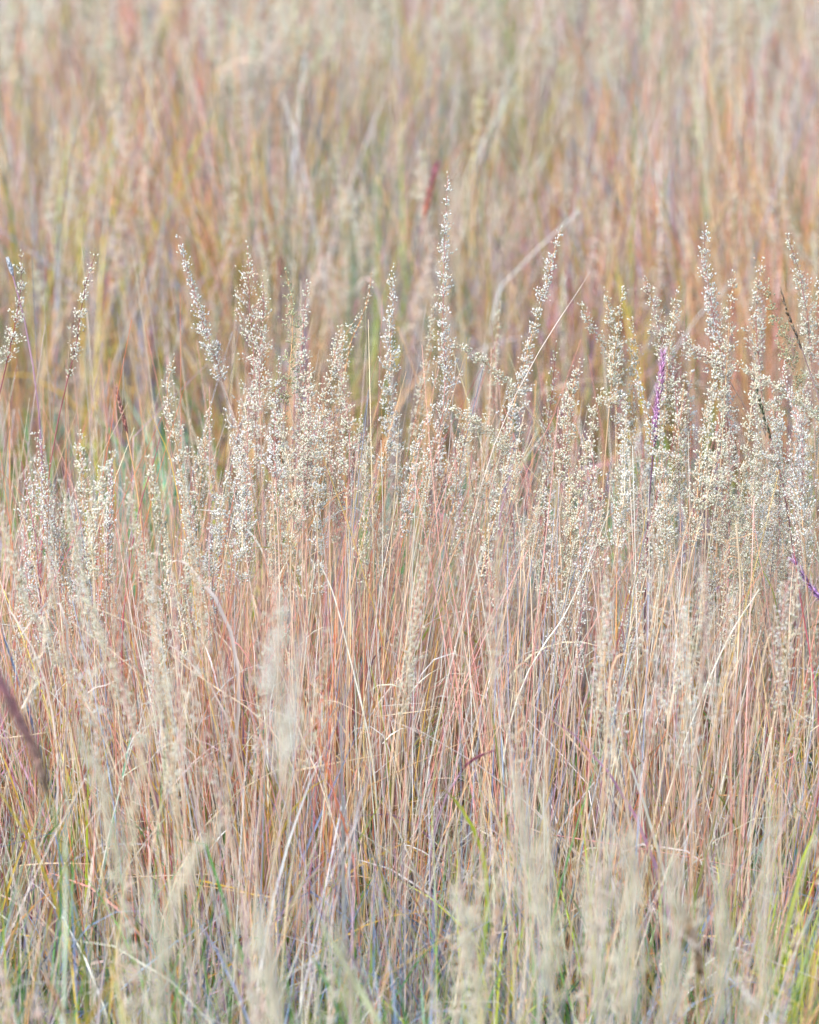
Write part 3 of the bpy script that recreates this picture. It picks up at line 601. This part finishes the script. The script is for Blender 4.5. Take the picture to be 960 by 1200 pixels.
blades(g, 3500, 8.5, 14.0, .4, .13, dict(straw=2, pale=2, tan=1.4, gold=1, olive=.9, mauve=.6), w=(.003, .006), S=6, lean=.2, droop=1)
stuff(g, 'far_grass_blades', M_BLADE, 'blurred arching blades of the field behind', 'grass')
# seed heads of the far field beyond the ones built singly
g = Geo(); gb = Geo()


def headmass(n, d0, d1, hh, L, spread, size, tint, dens=.45):
    x, y, _, _ = scatter(n, d0, d1, .4, .06, .35)
    for i in range(n):
        z = hh(x[i], y[i]) + R.normal(0, .05); a = R.uniform(0, 6.28); ln = R.uniform(*L); k = R.normal(0, .3)
        s = np.linspace(0, 1, 6)[:, None]; top = np.array([x[i], y[i], z]); ax = top + s * ln * np.array([math.sin(k) * math.cos(a), math.sin(k) * math.sin(a), math.cos(k)])
        foot = np.array([[x[i] + R.normal(0, .02), y[i], 0]]); st = np.concatenate([foot, foot * .5 + top * .5, ax]); c = pick(1, dict(straw=1, tan=1, pale=1, pink=.6, gold=.6))
        tubes(gb, st[None], np.linspace(.0013, .0007, len(st))[None] * size * .6, c)
        panicle(g, gb, ax, spread, dens, R.uniform(.2, .6), tint[R.integers(len(tint))], c[0], False, size)


headmass(420, 6.9, 9.5, lambda x, y: .62, (.14, .24), .016, 2.1, (SCREAM, PALE, CREAM, SAGE, SAGE), .40)
headmass(330, 9.5, 14., lambda x, y: .66, (.14, .22), .018, 3.0, (SCREAM, PALE, CREAM), .22)
headmass(120, 5.2, 6.8, lambda x, y: .50 + .1 * np.sin(x * 9), (.08, .17), .010, 1.6, (PALE, SCREAM), .5)
o = stuff(g, 'far_seed_heads', M_SEED, 'whitish seed heads massed over the farthest grass', 'seed heads')
stuff(gb, 'far_seed_stems', M_STEM, 'thin stems carrying the massed far seed heads', 'grass')

# ------------------------------------------------------------------ ground, sheet to the horizon
me = bpy.data.meshes.new('ground')
NX = 90; xs = np.sign(np.linspace(-1, 1, NX)) * np.abs(np.linspace(-1, 1, NX)) ** 3.5 * 600; ys = xs + 4
vx, vy = np.meshgrid(xs, ys); vz = .012 * vnoise(vx, vy, 5, 2) * (np.hypot(vx, vy - 4) < 40) - .012
vv = np.stack([vx, vy, vz], -1).reshape(-1, 3); fs = [(j * NX + i, j * NX + i + 1, (j + 1) * NX + i + 1, (j + 1) * NX + i) for j in range(NX - 1) for i in range(NX - 1)]
me.from_pydata(vv.tolist(), [], fs); go = bpy.data.objects.new('ground', me); COL.objects.link(go); go['kind'] = 'structure'
m = bpy.data.materials.new('soil'); m.use_nodes = True; nt = m.node_tree; pb = nt.nodes['Principled BSDF']; pb.inputs['Roughness'].default_value = .95
nz = nt.nodes.new('ShaderNodeTexNoise'); nz.inputs['Scale'].default_value = 35; nz.inputs['Detail'].default_value = 8
tc = nt.nodes.new('ShaderNodeTexCoord'); cr = nt.nodes.new('ShaderNodeValToRGB')
cr.color_ramp.elements[0].position = .35; cr.color_ramp.elements[0].color = (.05, .045, .04, 1); cr.color_ramp.elements[1].position = .68; cr.color_ramp.elements[1].color = (.18, .15, .11, 1)
e = cr.color_ramp.elements.new(.5); e.color = (.16, .17, .10, 1)
nt.links.new(tc.outputs['Object'], nz.inputs['Vector']); nt.links.new(nz.outputs['Fac'], cr.inputs[0]); nt.links.new(cr.outputs[0], pb.inputs['Base Color'])
bp_ = nt.nodes.new('ShaderNodeBump'); bp_.inputs['Distance'].default_value = .01; nt.links.new(nz.outputs['Fac'], bp_.inputs['Height']); nt.links.new(bp_.outputs[0], pb.inputs['Normal'])
me.materials.append(m)

# ------------------------------------------------------------------ light: thin overcast, sun high behind the camera's left
EL, AZ = math.radians(52), math.radians(222)          # azimuth clockwise from +Y
w = bpy.data.worlds.new('World'); sc.world = w; w.use_nodes = True; nt = w.node_tree; bg = nt.nodes['Background']
sk = nt.nodes.new('ShaderNodeTexSky'); sk.sky_type = 'NISHITA'; sk.sun_disc = False; sk.sun_elevation = EL; sk.sun_rotation = AZ
sk.air_density = 1.0; sk.dust_density = 1.0; sk.ozone_density = 1.0
nt.links.new(sk.outputs[0], bg.inputs[0]); bg.inputs[1].default_value = .11
sd = bpy.data.lights.new('sun', 'SUN'); sd.energy = 2.2; sd.angle = math.radians(16); sd.color = (1, .98, .93)
so = bpy.data.objects.new('sun', sd); COL.objects.link(so)
dirv = Vector((math.sin(AZ) * math.cos(EL), math.cos(AZ) * math.cos(EL), math.sin(EL)))
so.rotation_euler = dirv.to_track_quat('Z', 'Y').to_euler(); so.location = (0, 0, 5)

sc.view_settings.view_transform = 'Standard'; sc.view_settings.look = 'None'; sc.view_settings.gamma = 1; sc.view_settings.use_curve_mapping = False
sc.view_settings.exposure = 1.46
sc.cycles.max_bounces = 8; sc.cycles.diffuse_bounces = 3; sc.cycles.transmission_bounces = 4; sc.cycles.glossy_bounces = 2
print('individual stalks', n_ind)
